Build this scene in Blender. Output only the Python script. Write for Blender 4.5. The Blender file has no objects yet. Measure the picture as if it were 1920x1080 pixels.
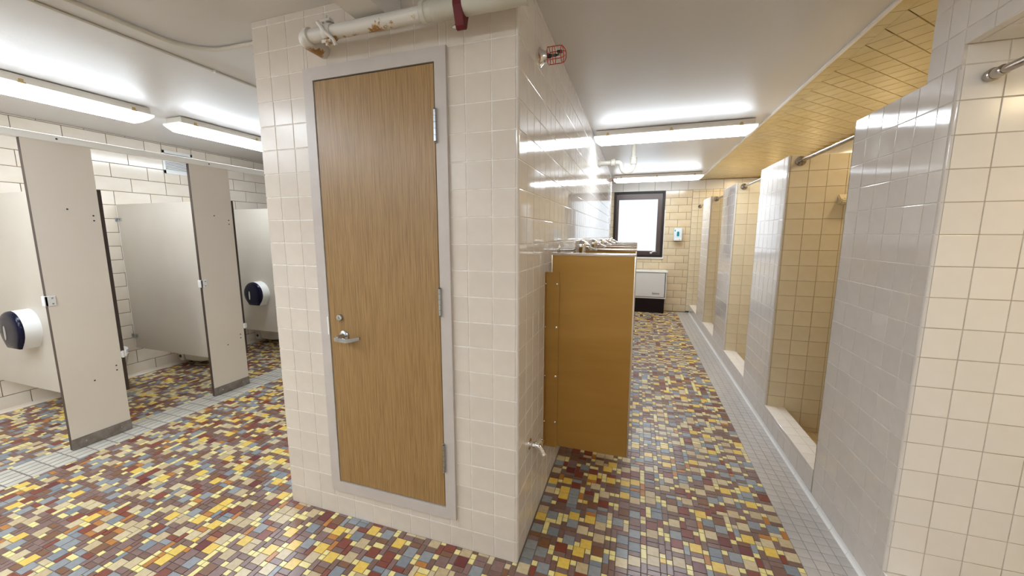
import bpy, bmesh, math, random
from mathutils import Vector, Matrix
random.seed(7)
SC = bpy.context.scene
COL = SC.collection
PI = math.pi

# ------------------------------------------------------------------ camera, world, exposure
CAM = Vector((0.445, -1.4335, 1.4536)); FPX = 708.99; PITCH = -0.1401; YAW = 0.3175
cd = bpy.data.cameras.new('camera'); cam = bpy.data.objects.new('camera', cd); COL.objects.link(cam)
cam.location = CAM; cam.rotation_euler = (PI/2+PITCH, 0, YAW)
cd.sensor_width = 36.0; cd.lens = FPX/1920*36.0; cd.clip_start = 0.02; cd.clip_end = 60
SC.camera = cam
SC.view_settings.view_transform = 'Standard'; SC.view_settings.look = 'None'
SC.view_settings.gamma = 1.0; SC.view_settings.use_curve_mapping = False
SC.view_settings.exposure = 1.76
SC.cycles.use_denoising = True
SC.cycles.max_bounces = 10; SC.cycles.diffuse_bounces = 5; SC.cycles.glossy_bounces = 5
SC.cycles.caustics_reflective = False; SC.cycles.caustics_refractive = False
SC.cycles.sample_clamp_indirect = 6.0; SC.cycles.blur_glossy = 0.5
w = bpy.data.worlds.new('world'); SC.world = w; w.use_nodes = True
w.node_tree.nodes['Background'].inputs[0].default_value = (0.85, 0.93, 1.0, 1)
w.node_tree.nodes['Background'].inputs[1].default_value = 2.0
LAMP = 10.5          # radiance of the fluorescent lenses
WINDOW = 0.33        # radiance of the frosted daylight pane
SHOWER = 1.6        # watts of each unseen lamp added in the shower stalls

# ------------------------------------------------------------------ layout (metres; column corner at the origin)
T = 0.1095; H = 2.4265; XR = 1.423; YN = 0.279; H0 = 0.10; HR = 0.139
FY = 6.25; LX = -4.45; PX = -3.13; BY = -3.4; RX = 2.45
PIERS = [(0.279, 0.918), (1.766, 2.392), (3.247, 3.895), (4.73, 5.37)]
PTOP = 1.998; CENTRE_END = 5.3; CW = 1.303

# ------------------------------------------------------------------ materials
def new_mat(name):
    m = bpy.data.materials.new(name); m.use_nodes = True
    return m, m.node_tree.nodes, m.node_tree.links, m.node_tree.nodes['Principled BSDF']
def noise(nt, scale, detail=3, coord='Object', vec=None, rough=0.55):
    tc = nt.nodes.new('ShaderNodeTexCoord'); n = nt.nodes.new('ShaderNodeTexNoise')
    n.inputs['Scale'].default_value = scale; n.inputs['Detail'].default_value = detail
    n.inputs['Roughness'].default_value = rough
    if vec:
        mp = nt.nodes.new('ShaderNodeMapping'); mp.inputs['Scale'].default_value = vec
        nt.links.new(tc.outputs[coord], mp.inputs[0]); nt.links.new(mp.outputs[0], n.inputs['Vector'])
    else: nt.links.new(tc.outputs[coord], n.inputs['Vector'])
    return n
def mix_col(nt, fac, a, b):
    r = nt.nodes.new('ShaderNodeMix'); r.data_type = 'RGBA'
    nt.links.new(fac, r.inputs[0]); r.inputs[6].default_value = (*a, 1); r.inputs[7].default_value = (*b, 1)
    return r.outputs[2]
def mat(name, col, rough=0.5, metal=0.0, col2=None, nscale=6, bump=0.0, bscale=40, spec=0.5, coat=0.0, rnd=0.0, vec=None, emit=0.0, ecol=None, rough2=None, bdist=0.002):
    m, N, L, P = new_mat(name); nt = m.node_tree
    P.inputs['Base Color'].default_value = (*col, 1); P.inputs['Roughness'].default_value = rough
    P.inputs['Metallic'].default_value = metal; P.inputs['Specular IOR Level'].default_value = spec
    P.inputs['Coat Weight'].default_value = coat
    out = None
    if col2:
        n = noise(nt, nscale, vec=vec)
        rp = N.new('ShaderNodeMapRange'); rp.inputs[1].default_value = 0.35; rp.inputs[2].default_value = 0.65
        L.new(n.outputs[0], rp.inputs[0]); out = mix_col(nt, rp.outputs[0], col, col2)
        if rough2 is not None:
            r2 = N.new('ShaderNodeMapRange'); r2.inputs[3].default_value = rough; r2.inputs[4].default_value = rough2
            L.new(n.outputs[0], r2.inputs[0]); L.new(r2.outputs[0], P.inputs['Roughness'])
    if rnd:
        oi = N.new('ShaderNodeObjectInfo'); hs = N.new('ShaderNodeHueSaturation'); mr = N.new('ShaderNodeMapRange')
        mr.inputs[3].default_value = 1-rnd; mr.inputs[4].default_value = 1+rnd*0.5
        L.new(oi.outputs['Random'], mr.inputs[0]); L.new(mr.outputs[0], hs.inputs['Value'])
        if out: L.new(out, hs.inputs['Color'])
        else: hs.inputs['Color'].default_value = (*col, 1)
        out = hs.outputs[0]
    if out: L.new(out, P.inputs['Base Color'])
    if bump:
        n2 = noise(nt, bscale); b = N.new('ShaderNodeBump'); b.inputs['Strength'].default_value = bump
        b.inputs['Distance'].default_value = bdist
        L.new(n2.outputs[0], b.inputs['Height']); L.new(b.outputs[0], P.inputs['Normal'])
    if emit:
        P.inputs['Emission Color'].default_value = (*(ecol or col), 1); P.inputs['Emission Strength'].default_value = emit
    return m
M = {}
M['tile'] = mat('cream_glazed_tile', (0.72, 0.665, 0.62), 0.07, col2=(0.75, 0.70, 0.655), nscale=9, bump=0.06, bscale=9, bdist=0.004, rnd=0.03)
M['tile_front'] = mat('cream_matte_glaze_tile', (0.655, 0.585, 0.51), 0.24, col2=(0.69, 0.62, 0.545), nscale=8, bump=0.03, bscale=12, rnd=0.04)
M['tile_wall'] = mat('cream_satin_tile', (0.81, 0.765, 0.715), 0.22, col2=(0.83, 0.79, 0.745), nscale=8, bump=0.06, bscale=10, rnd=0.03)
M['tile_shower'] = mat('ivory_shower_tile', (0.70, 0.60, 0.42), 0.16, col2=(0.74, 0.65, 0.48), nscale=7, bump=0.06, bscale=10, rnd=0.03)
M['tile_ceiling'] = mat('mustard_glazed_tile', (0.57, 0.465, 0.22), 0.12, col2=(0.62, 0.51, 0.26), nscale=5, bump=0.12, bscale=8, bdist=0.004, rnd=0.04)
M['grout'] = mat('wall_grout', (0.74, 0.69, 0.62), 0.7, col2=(0.56, 0.50, 0.43), nscale=30)
M['grout_bright'] = mat('bright_wall_grout', (0.90, 0.87, 0.82), 0.6, col2=(0.76, 0.71, 0.64), nscale=25)
M['grout_pier'] = mat('pier_grout', (0.56, 0.50, 0.43), 0.7, col2=(0.45, 0.38, 0.30), nscale=20)
M['grout_tan'] = mat('shower_grout', (0.40, 0.31, 0.18), 0.8, col2=(0.52, 0.42, 0.27), nscale=20)
M['grout_mustard'] = mat('ceiling_grout', (0.33, 0.22, 0.07), 0.8)
M['block'] = mat('glazed_block', (0.74, 0.67, 0.58), 0.14, col2=(0.70, 0.61, 0.50), nscale=4, bump=0.08, bscale=7, bdist=0.004, rnd=0.05)
M['block_far'] = mat('cream_glazed_block', (0.72, 0.60, 0.42), 0.14, col2=(0.66, 0.53, 0.34), nscale=4, bump=0.08, bscale=7, bdist=0.004, rnd=0.05)
M['block_joint'] = mat('dark_block_joint', (0.13, 0.10, 0.07), 0.9, col2=(0.22, 0.17, 0.12), nscale=20)
M['floor_grout'] = mat('floor_grout', (0.085, 0.065, 0.055), 0.6, col2=(0.26, 0.23, 0.21), nscale=0.9)
M['plaster'] = mat('painted_concrete', (0.655, 0.635, 0.63), 0.30, col2=(0.675, 0.655, 0.65), nscale=1.5, bump=0.05, bscale=7, bdist=0.002, spec=0.4)
M['paint_wall'] = mat('painted_block', (0.70, 0.67, 0.62), 0.3)
M['white_trim'] = mat('white_ceiling_trim', (0.88, 0.87, 0.85), 0.3)
M['frame'] = mat('grey_painted_steel', (0.52, 0.47, 0.44), 0.35, col2=(0.55, 0.50, 0.47), nscale=12)
M['chrome'] = mat('chrome', (0.80, 0.80, 0.80), 0.08, 1.0)
M['satin_steel'] = mat('satin_steel', (0.50, 0.53, 0.56), 0.26, 1.0)
M['rod_steel'] = mat('aged_steel_tube', (0.50, 0.46, 0.42), 0.2, 1.0, col2=(0.36, 0.31, 0.28), nscale=20)
M['black_gap'] = mat('black_gap', (0.012, 0.010, 0.010), 0.8)
M['dark_edge'] = mat('dark_laminate_edge', (0.055, 0.035, 0.028), 0.5)
M['laminate'] = mat('beige_laminate', (0.76, 0.69, 0.61), 0.33, col2=(0.78, 0.71, 0.63), nscale=3, bump=0.03, bscale=180)  # stall laminate, colour lightened for the brighter light on the pilasters
M['partition'] = mat('grey_beige_laminate', (0.52, 0.475, 0.41), 0.33, col2=(0.545, 0.50, 0.435), nscale=3, bump=0.03, bscale=180)  # same laminate, colour darkened for the weaker light on the dividers
M['shoe'] = mat('scuffed_steel_shoe', (0.34, 0.31, 0.29), 0.4, 0.7, col2=(0.24, 0.20, 0.17), nscale=18)
M['rail'] = mat('anodised_rail', (0.90, 0.885, 0.85), 0.3, 0.0)
M['white_plastic'] = mat('white_plastic', (0.78, 0.78, 0.77), 0.25)
M['cream_plastic'] = mat('aged_cream_plastic', (0.74, 0.70, 0.62), 0.4)
M['clip'] = mat('yellowed_clip', (0.50, 0.36, 0.14), 0.4)
M['navy'] = mat('smoked_navy_plastic', (0.003, 0.004, 0.020), 0.22, spec=0.25)
M['clear_slot'] = mat('clear_slot', (0.45, 0.42, 0.38), 0.15)
M['vitreous'] = mat('vitreous_china', (0.74, 0.71, 0.65), 0.08)
M['urinal'] = mat('white_china', (0.78, 0.77, 0.74), 0.08)
M['brown_alu'] = mat('bronze_aluminium', (0.022, 0.014, 0.013), 0.45, 0.0, spec=0.3)
M['sash'] = mat('bronze_sash', (0.085, 0.058, 0.050), 0.35, 0.2)
M['white_sill'] = mat('white_sill', (0.85, 0.84, 0.82), 0.3)
M['heater'] = mat('heater_enamel', (0.72, 0.69, 0.66), 0.35)
M['black_base'] = mat('black_brown_base', (0.010, 0.004, 0.005), 0.6, spec=0.2)
M['red'] = mat('red_enamel', (0.13, 0.006, 0.008), 0.4, spec=0.3, col2=(0.09, 0.004, 0.006), nscale=25)
M['red_wire'] = mat('red_wire', (0.55, 0.035, 0.022), 0.35)
M['brass_dark'] = mat('dark_brass', (0.05, 0.06, 0.06), 0.3, 0.8)
M['pvc'] = mat('painted_pvc', (0.52, 0.50, 0.43), 0.35)
M['teal'] = mat('teal_gel', (0.01, 0.24, 0.30), 0.2)
M['pale_clear'] = mat('pale_clear_plastic', (0.66, 0.75, 0.80), 0.15)
M['strip'] = mat('pale_floor_tile', (0.46, 0.42, 0.385), 0.34, col2=(0.52, 0.48, 0.445), nscale=14, rnd=0.06)
M['strip_left'] = mat('pale_grey_floor_tile', (0.48, 0.455, 0.40), 0.42, col2=(0.54, 0.51, 0.45), nscale=14, rnd=0.06)
M['pan'] = mat('shower_pan', (0.62, 0.50, 0.32), 0.3)
M['caulk'] = mat('white_caulk', (0.93, 0.92, 0.90), 0.25)
M['ink'] = mat('black_print', (0.03, 0.03, 0.03), 0.5)
M['dirt'] = mat('slot_shadow', (0.05, 0.05, 0.055), 0.8)  # dark tone painted for shade in slots and gaps, also colours bolt caps
M['window_light'] = mat('frosted_daylit_pane', (0.10, 0.11, 0.12), 0.5, emit=WINDOW, ecol=(0.80, 0.90, 1.0))

def lamp_mat():
    m, N, L, P = new_mat('prismatic_lens_lit')
    P.inputs['Base Color'].default_value = (0.9, 0.9, 0.87, 1); P.inputs['Roughness'].default_value = 0.3
    # a tube inside glows brighter away from the end caps: ramp along the lens, in its own coordinates
    tc = N.new('ShaderNodeTexCoord'); s = N.new('ShaderNodeSeparateXYZ'); L.new(tc.outputs['Generated'], s.inputs[0])
    a = N.new('ShaderNodeMath'); a.operation = 'SUBTRACT'; a.inputs[1].default_value = 0.5; L.new(s.outputs[0], a.inputs[0])
    b = N.new('ShaderNodeMath'); b.operation = 'ABSOLUTE'; L.new(a.outputs[0], b.inputs[0])
    r = N.new('ShaderNodeMapRange'); r.inputs[1].default_value = 0.40; r.inputs[2].default_value = 0.50
    r.inputs[3].default_value = 1.0; r.inputs[4].default_value = 0.14; L.new(b.outputs[0], r.inputs[0])
    z = N.new('ShaderNodeMapRange'); z.inputs[1].default_value = 0.45; z.inputs[2].default_value = 1.0
    z.inputs[3].default_value = 1.0; z.inputs[4].default_value = 0.10; L.new(s.outputs[2], z.inputs[0])
    k = N.new('ShaderNodeMath'); k.operation = 'MULTIPLY'; L.new(r.outputs[0], k.inputs[0]); L.new(z.outputs[0], k.inputs[1])
    # the prisms throw most of the light downwards, little sideways
    g = N.new('ShaderNodeNewGeometry'); sg = N.new('ShaderNodeSeparateXYZ'); L.new(g.outputs['True Normal'], sg.inputs[0])
    dn = N.new('ShaderNodeMapRange'); dn.inputs[1].default_value = 0.0; dn.inputs[2].default_value = -0.8
    dn.inputs[3].default_value = 0.22; dn.inputs[4].default_value = 1.0; L.new(sg.outputs[2], dn.inputs[0])
    kk = N.new('ShaderNodeMath'); kk.operation = 'MULTIPLY'; L.new(k.outputs[0], kk.inputs[0]); L.new(dn.outputs[0], kk.inputs[1])
    k2 = N.new('ShaderNodeMath'); k2.operation = 'MULTIPLY'; k2.inputs[1].default_value = LAMP; L.new(kk.outputs[0], k2.inputs[0])
    P.inputs['Emission Color'].default_value = (0.825, 0.915, 1.0, 1); L.new(k2.outputs[0], P.inputs['Emission Strength'])
    return m
M['lens'] = lamp_mat()

def wood_mat():
    m, N, L, P = new_mat('oak_veneer'); nt = m.node_tree
    n1 = noise(nt, 1.0, 6, vec=(330, 330, 7), rough=0.6); n2 = noise(nt, 1.0, 3, vec=(34, 34, 0.8))
    mr = N.new('ShaderNodeMapRange'); mr.inputs[1].default_value = 0.36; mr.inputs[2].default_value = 0.62; L.new(n1.outputs[0], mr.inputs[0])
    c1 = mix_col(nt, mr.outputs[0], (0.255, 0.145, 0.052), (0.395, 0.245, 0.10))
    c2 = N.new('ShaderNodeMix'); c2.data_type = 'RGBA'; c2.blend_type = 'MULTIPLY'; c2.inputs[0].default_value = 0.22
    cr = mix_col(nt, n2.outputs[0], (0.62, 0.55, 0.45), (1, 1, 1)); L.new(c1, c2.inputs[6]); L.new(cr, c2.inputs[7])
    L.new(c2.outputs[2], P.inputs['Base Color']); P.inputs['Roughness'].default_value = 0.36
    b = N.new('ShaderNodeBump'); b.inputs['Strength'].default_value = 0.25; b.inputs['Distance'].default_value = 0.0006
    L.new(n1.outputs[0], b.inputs['Height']); L.new(b.outputs[0], P.inputs['Normal'])
    return m
M['wood'] = wood_mat()
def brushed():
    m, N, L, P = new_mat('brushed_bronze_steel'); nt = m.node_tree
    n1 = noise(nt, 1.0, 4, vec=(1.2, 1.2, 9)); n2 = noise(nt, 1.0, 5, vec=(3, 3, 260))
    c = mix_col(nt, n1.outputs[0], (0.34, 0.175, 0.035), (0.50, 0.30, 0.09)); L.new(c, P.inputs['Base Color'])  # brown reflected surroundings painted into the steel's own colour
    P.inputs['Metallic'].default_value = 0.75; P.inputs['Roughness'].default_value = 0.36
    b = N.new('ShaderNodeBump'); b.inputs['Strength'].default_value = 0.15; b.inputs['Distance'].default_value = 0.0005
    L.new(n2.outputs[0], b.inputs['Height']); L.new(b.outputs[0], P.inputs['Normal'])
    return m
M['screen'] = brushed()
M['screen_edge'] = mat('bright_screen_edge', (0.62, 0.56, 0.50), 0.22, 1.0)
def rusty(name, base, spread, under=0.0):
    m, N, L, P = new_mat(name); nt = m.node_tree
    n = noise(nt, 22, 6, rough=0.7); n2 = noise(nt, 5, 2)
    a = N.new('ShaderNodeMath'); a.operation = 'MULTIPLY'; L.new(n.outputs[0], a.inputs[0]); L.new(n2.outputs[0], a.inputs[1])
    if under:   # rust gathers along the underside of the pipe
        tc = N.new('ShaderNodeTexCoord'); sz = N.new('ShaderNodeSeparateXYZ'); L.new(tc.outputs['Object'], sz.inputs[0])
        zr = N.new('ShaderNodeMapRange'); zr.inputs[1].default_value = 0.0; zr.inputs[2].default_value = -0.028
        zr.inputs[3].default_value = 0.0; zr.inputs[4].default_value = under; L.new(sz.outputs[2], zr.inputs[0])
        ad = N.new('ShaderNodeMath'); L.new(a.outputs[0], ad.inputs[0]); L.new(zr.outputs[0], ad.inputs[1]); a = ad
    r = N.new('ShaderNodeMapRange'); r.inputs[1].default_value = spread; r.inputs[2].default_value = spread+0.03; L.new(a.outputs[0], r.inputs[0])
    rust = mix_col(nt, n.outputs[0], (0.10, 0.03, 0.01), (0.50, 0.27, 0.06))
    mx = N.new('ShaderNodeMix'); mx.data_type = 'RGBA'; L.new(r.outputs[0], mx.inputs[0]); mx.inputs[6].default_value = (*base, 1); L.new(rust, mx.inputs[7])
    L.new(mx.outputs[2], P.inputs['Base Color']); P.inputs['Roughness'].default_value = 0.4
    return m
M['pipe_paint'] = rusty('rust_spotted_white_paint', (0.62, 0.59, 0.54), 0.378, 0.105)
M['conduit'] = rusty('painted_conduit', (0.60, 0.56, 0.50), 0.375)

PAL = {}
def pal(key, c, rough=0.27):
    c = tuple(min(0.86, x*1.18) for x in c); c2 = tuple(x*0.86 for x in c)
    PAL[key] = mat('mosaic_'+key, c, rough, spec=0.5, col2=c2, nscale=45, bump=0.05, bscale=120, rnd=0.05)
for k, c in {'umber': (0.175, 0.100, 0.078), 'plum': (0.205, 0.127, 0.112), 'tan': (0.48, 0.375, 0.225), 'sand': (0.55, 0.45, 0.28),
             'yellow': (0.69, 0.48, 0.10), 'butter': (0.76, 0.63, 0.27), 'grey': (0.25, 0.265, 0.28), 'slate': (0.20, 0.22, 0.245),
             'brick': (0.195, 0.052, 0.034), 'maroon': (0.135, 0.030, 0.028), 'orange': (0.42, 0.175, 0.045), 'cocoa': (0.185, 0.088, 0.048)}.items():
    pal(k, c)
PK = list(PAL)

# ------------------------------------------------------------------ helpers
def link(o, parent=None):
    COL.objects.link(o)
    if parent: o.parent = parent
    return o
def mesh_obj(name, bm, m, parent=None, smooth=False, kind=None, label=None):
    me = bpy.data.meshes.new(name); bm.normal_update(); bm.to_mesh(me); bm.free()
    for x in (m if isinstance(m, (list, tuple)) else [m]): me.materials.append(x)
    if smooth:
        me.polygons.foreach_set('use_smooth', [True]*len(me.polygons))
        try: me.set_sharp_from_angle(angle=math.radians(38))
        except Exception: pass
    o = link(bpy.data.objects.new(name, me), parent)
    if kind: o['kind'] = kind
    if label: o['label'] = label
    return o
def thing(name, label, cat, loc=(0, 0, 0), group=None, rotz=0):
    o = link(bpy.data.objects.new(name, None)); o.location = loc; o.rotation_euler = (0, 0, rotz); o.empty_display_size = 0.05
    o['label'] = label; o['category'] = cat
    if group: o['group'] = group
    return o
def dup(o, parent=None):
    c = o.copy(); COL.objects.link(c); c.parent = parent
    for ch in list(o.children): dup(ch, c)
    return c
def box(bm, lo, hi, bev=0.0, seg=2, mi=0):
    ret = bmesh.ops.create_cube(bm, size=1.0); vs = ret['verts']
    for v in vs:
        v.co = Vector([lo[i] + (v.co[i]+0.5)*(hi[i]-lo[i]) for i in range(3)])
    fs = {f for v in vs for f in v.link_faces}
    for f in fs: f.material_index = mi
    if bev:
        es = list({e for v in vs for e in v.link_edges})
        bmesh.ops.bevel(bm, geom=es, offset=bev, segments=seg, affect='EDGES', profile=0.5)
    return vs
def frame_of(d):
    d = d.normalized(); a = Vector((0, 0, 1)) if abs(d.z) < 0.9 else Vector((1, 0, 0))
    u = d.cross(a).normalized(); return u, d.cross(u).normalized()
def tube(bm, pts, r, n=14, cap=True, mi=0):
    pts = [Vector(p) for p in pts]; rings = []
    rs = r if isinstance(r, (list, tuple)) else [r]*len(pts)
    u = None
    for i, p in enumerate(pts):
        d = (pts[min(i+1, len(pts)-1)] - pts[max(i-1, 0)]).normalized()
        if u is None: u, v = frame_of(d)
        else:
            u = (u - d*u.dot(d)).normalized(); v = d.cross(u)
        rings.append([bm.verts.new(p + (u*math.cos(a)+v*math.sin(a))*rs[i]) for a in [2*PI*k/n for k in range(n)]])
    for a, b in zip(rings, rings[1:]):
        for k in range(n):
            f = bm.faces.new((a[k], a[(k+1) % n], b[(k+1) % n], b[k])); f.material_index = mi
    if cap:
        bm.faces.new(list(reversed(rings[0]))).material_index = mi; bm.faces.new(rings[-1]).material_index = mi
def lathe(bm, o, d, prof, n=24, mi=0):
    """prof: list of (distance along d, radius)"""
    o = Vector(o); d = Vector(d).normalized(); u, v = frame_of(d); rings = []
    for s, r in prof:
        rings.append([bm.verts.new(o + d*s + (u*math.cos(a)+v*math.sin(a))*max(r, 1e-5)) for a in [2*PI*k/n for k in range(n)]])
    for a, b in zip(rings, rings[1:]):
        for k in range(n):
            bm.faces.new((a[k], a[(k+1) % n], b[(k+1) % n], b[k])).material_index = mi
    bm.faces.new(list(reversed(rings[0]))).material_index = mi; bm.faces.new(rings[-1]).material_index = mi
def arc(c, u, v, r, a0, a1, n=8):
    c = Vector(c); u = Vector(u); v = Vector(v)
    return [c + u*(r*math.cos(a0+(a1-a0)*i/n)) + v*(r*math.sin(a0+(a1-a0)*i/n)) for i in range(n+1)]
def prism(bm, poly, axis, lo, hi, mi=0):
    """poly: 2D points in the two other axes (in xyz order); extruded along axis"""
    ax = 'xyz'.index(axis); oth = [i for i in range(3) if i != ax]
    def P(p, t):
        c = [0, 0, 0]; c[oth[0]] = p[0]; c[oth[1]] = p[1]; c[ax] = t; return bm.verts.new(c)
    A = [P(p, lo) for p in poly]; B = [P(p, hi) for p in poly]; n = len(poly)
    fs = [bm.faces.new(A), bm.faces.new(list(reversed(B)))]
    for k in range(n): fs.append(bm.faces.new((A[k], B[k], B[(k+1) % n], A[(k+1) % n])))
    for f in fs: f.material_index = mi
    bmesh.ops.recalc_face_normals(bm, faces=fs)
def one(name, m, parent, fn, smooth=False, **k):
    bm = bmesh.new(); fn(bm); return mesh_obj(name, bm, m, parent, smooth, **k)

# projection, only used to decide which tiles are large enough in view to be separate parts
_F0 = Vector((-math.sin(YAW), math.cos(YAW), 0)); _R = Vector((math.cos(YAW), math.sin(YAW), 0))
_F = _F0*math.cos(PITCH) + Vector((0, 0, math.sin(PITCH))); _U = -_F0*math.sin(PITCH) + Vector((0, 0, math.cos(PITCH)))
def proj(P):
    d = P-CAM; z = d.dot(_F)
    if z < 0.05: return None
    return 960+FPX*d.dot(_R)/z, 540-FPX*d.dot(_U)/z
OCC = [((-CW, 0, 0), (0, CENTRE_END, H)), ((-3.15, -0.095, 0), (-3.11, 0.22, 2.03)), ((-3.15, 0.82, 0), (-3.11, 1.14, 2.03)),
       ((-4.43, 0.95, 0.30), (-3.15, 0.975, 1.75)), ((-4.43, 0.045, 0.30), (-3.15, 0.07, 1.75)), ((0.03, 0.49, 0.30), (0.445, 0.51, 1.36)),
       ((XR, -1.6, 2.063), (RX, 0.437, H))] + [((XR, a, 0), (RX, b, PTOP)) for a, b in PIERS]
def hidden(P, own=0.012):
    d = P-CAM; L = d.length; d = d/L
    for lo, hi in OCC:
        t0, t1 = 0.0, L-own
        for i in range(3):
            if abs(d[i]) < 1e-9:
                if not lo[i] < CAM[i] < hi[i]: t0 = 1; t1 = 0; break
                continue
            a, b = (lo[i]-CAM[i])/d[i], (hi[i]-CAM[i])/d[i]
            if a > b: a, b = b, a
            t0, t1 = max(t0, a), min(t1, b)
        if t0 < t1-1e-4: return True
    return False

_plates = {}
def plate_geo(w, h, d, c):
    """a slab of glazed tile seen from +z, edges eased in two steps; open at the back"""
    V, F = [], []
    for ins, z in ((0, -d), (0, -c), (c*0.3, -c*0.25), (c, 0)):
        V += [(-w/2+ins, -h/2+ins, z), (w/2-ins, -h/2+ins, z), (w/2-ins, h/2-ins, z), (-w/2+ins, h/2-ins, z)]
    for r in range(3):
        for k in range(4): F.append((r*4+k, r*4+(k+1) % 4, r*4+4+(k+1) % 4, r*4+4+k))
    F.append((12, 13, 14, 15))
    return V, F
def plate_mesh(w, h, d, c, m):
    key = (round(w, 4), round(h, 4), d, c, m.name)
    if key not in _plates:
        V, F = plate_geo(w, h, d, c); me = bpy.data.meshes.new('tile'); me.from_pydata(V, [], F); me.materials.append(m)
        _plates[key] = me
    return _plates[key]
def cut(rects, holes):
    for (a0, a1, b0, b1) in holes:
        out = []
        for r in rects:
            u0, u1, v0, v1 = r[:4]
            if u1 <= a0 or u0 >= a1 or v1 <= b0 or v0 >= b1: out.append(r); continue
            if u0 < a0: out.append((u0, a0, v0, v1))
            if u1 > a1: out.append((a1, u1, v0, v1))
            x0, x1 = max(u0, a0), min(u1, a1)
            if v0 < b0: out.append((x0, x1, v0, b0))
            if v1 > b1: out.append((x0, x1, b1, v1))
        rects = out
    return rects
def grid(u0, u1, v0, v1, us, du, vs, dv, half=False, us2=None):
    R = []; j = math.floor((v0-vs)/dv)
    while vs+j*dv < v1-1e-4:
        a, b = max(v0, vs+j*dv), min(v1, vs+(j+1)*dv)
        s = (us2 if (half and j % 2) else us); i = math.floor((u0-s)/du)
        while s+i*du < u1-1e-4:
            c, d = max(u0, s+i*du), min(u1, s+(i+1)*du)
            if d-c > 0.004 and b-a > 0.004: R.append((c, d, a, b))
            i += 1
        j += 1
    return R
def lay(parent, name, O, U, V, rects, m, cap=300, gap=0.0032, d=0.0021, c=0.0012, minpx=9, tilt=0.0015, holes=(), own=0.012, mats=None, stuff=None, minarea=110):
    """lays tiles (u0,u1,v0,v1[,mat key]); the ones that show largest become separate objects, the rest one 'stuff' mesh"""
    O, U, V = Vector(O), Vector(U), Vector(V); Nn = U.cross(V)
    rects = cut(rects, holes) if holes else rects
    sc = []
    for k, r in enumerate(rects):
        u0, u1, v0, v1 = r[:4]; cen = O+U*((u0+u1)/2)+V*((v0+v1)/2); s = 0
        p = proj(cen)
        if p and -15 < p[0] < 1935 and -15 < p[1] < 1095 and (CAM-cen).dot(Nn) > 0:
            cs = [proj(O+U*a+V*b) for a, b in ((u0, v0), (u1, v0), (u1, v1), (u0, v1))]
            if all(cs):
                area = abs(sum(cs[i][0]*cs[(i+1) % 4][1]-cs[(i+1) % 4][0]*cs[i][1] for i in range(4)))/2
                wide = max(x[0] for x in cs)-min(x[0] for x in cs); tall = max(x[1] for x in cs)-min(x[1] for x in cs)
                if max(wide, tall) >= minpx and area >= minarea and not hidden(cen+Nn*0.004, own): s = area
        sc.append(s)
    order = sorted(range(len(rects)), key=lambda k: -sc[k]); single = {k for k in order[:cap] if sc[k] > 0}
    VV, FF, MI = [], [], []
    rnd = random.Random(hash((name, len(rects))) & 0xffff if False else len(rects)*7+cap)
    for k, r in enumerate(rects):
        u0, u1, v0, v1 = r[:4]; w_, h_ = u1-u0-gap, v1-v0-gap
        if w_ < 0.003 or h_ < 0.003: continue
        cen = O+U*((u0+u1)/2)+V*((v0+v1)/2)
        tx, ty = rnd.uniform(-tilt, tilt), rnd.uniform(-tilt, tilt)
        nz = (Nn+U*tx+V*ty).normalized(); ux = (U-nz*U.dot(nz)).normalized(); vy = nz.cross(ux)
        mk = mats[r[4]] if mats else m
        if k in single:
            w_, h_ = round(w_, 4), round(h_, 4)
            ob = bpy.data.objects.new(name, plate_mesh(w_, h_, d, c, mk)); COL.objects.link(ob); ob.parent = parent
            mw = Matrix(((ux.x, vy.x, nz.x, cen.x), (ux.y, vy.y, nz.y, cen.y), (ux.z, vy.z, nz.z, cen.z), (0, 0, 0, 1)))
            ob.matrix_basis = mw
        else:
            V_, F_ = plate_geo(w_, h_, d, c); b = len(VV)
            VV += [tuple(cen+ux*x+vy*y+nz*z) for x, y, z in V_]; FF += [tuple(b+i for i in f) for f in F_]
            MI += [PK.index(r[4]) if mats else 0]*len(F_)
    if VV:
        me = bpy.data.meshes.new(stuff or name); me.from_pydata(VV, [], FF)
        for x in (list(mats.values()) if mats else [m]): me.materials.append(x)
        if mats: me.polygons.foreach_set('material_index', MI)
        ob = link(bpy.data.objects.new(stuff or name+'s', me), parent); ob['kind'] = 'stuff'
def bullnose(parent, cx, cy, a0, zs, m, r=0.010, n=5, name='corner_tile', single=True):
    """quarter-round corner pieces, one per course"""
    acc = None
    for z0, z1 in zip(zs, zs[1:]):
        if z1-z0 < 0.01: continue
        bm = bmesh.new(); a = z0+0.0014; b = z1-0.0014; A = []; B = []
        for i in range(n+1):
            t = a0+PI/2*i/n; x, y = cx+r*math.cos(t), cy+r*math.sin(t)
            A.append(bm.verts.new((x, y, a))); B.append(bm.verts.new((x, y, b)))
        ca, cb = bm.verts.new((cx, cy, a)), bm.verts.new((cx, cy, b))
        for i in range(n): bm.faces.new((A[i], A[i+1], B[i+1], B[i]))
        bm.faces.new([ca]+A[::-1]); bm.faces.new([cb]+B)
        bmesh.ops.recalc_face_normals(bm, faces=bm.faces[:])
        mesh_obj(name, bm, m, parent, smooth=True)
def struct_box(name, lo, hi, m, parent=None, bev=0):
    bm = bmesh.new(); box(bm, lo, hi, bev)
    return mesh_obj(name, bm, m, parent, kind=None if parent else 'structure')

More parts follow.
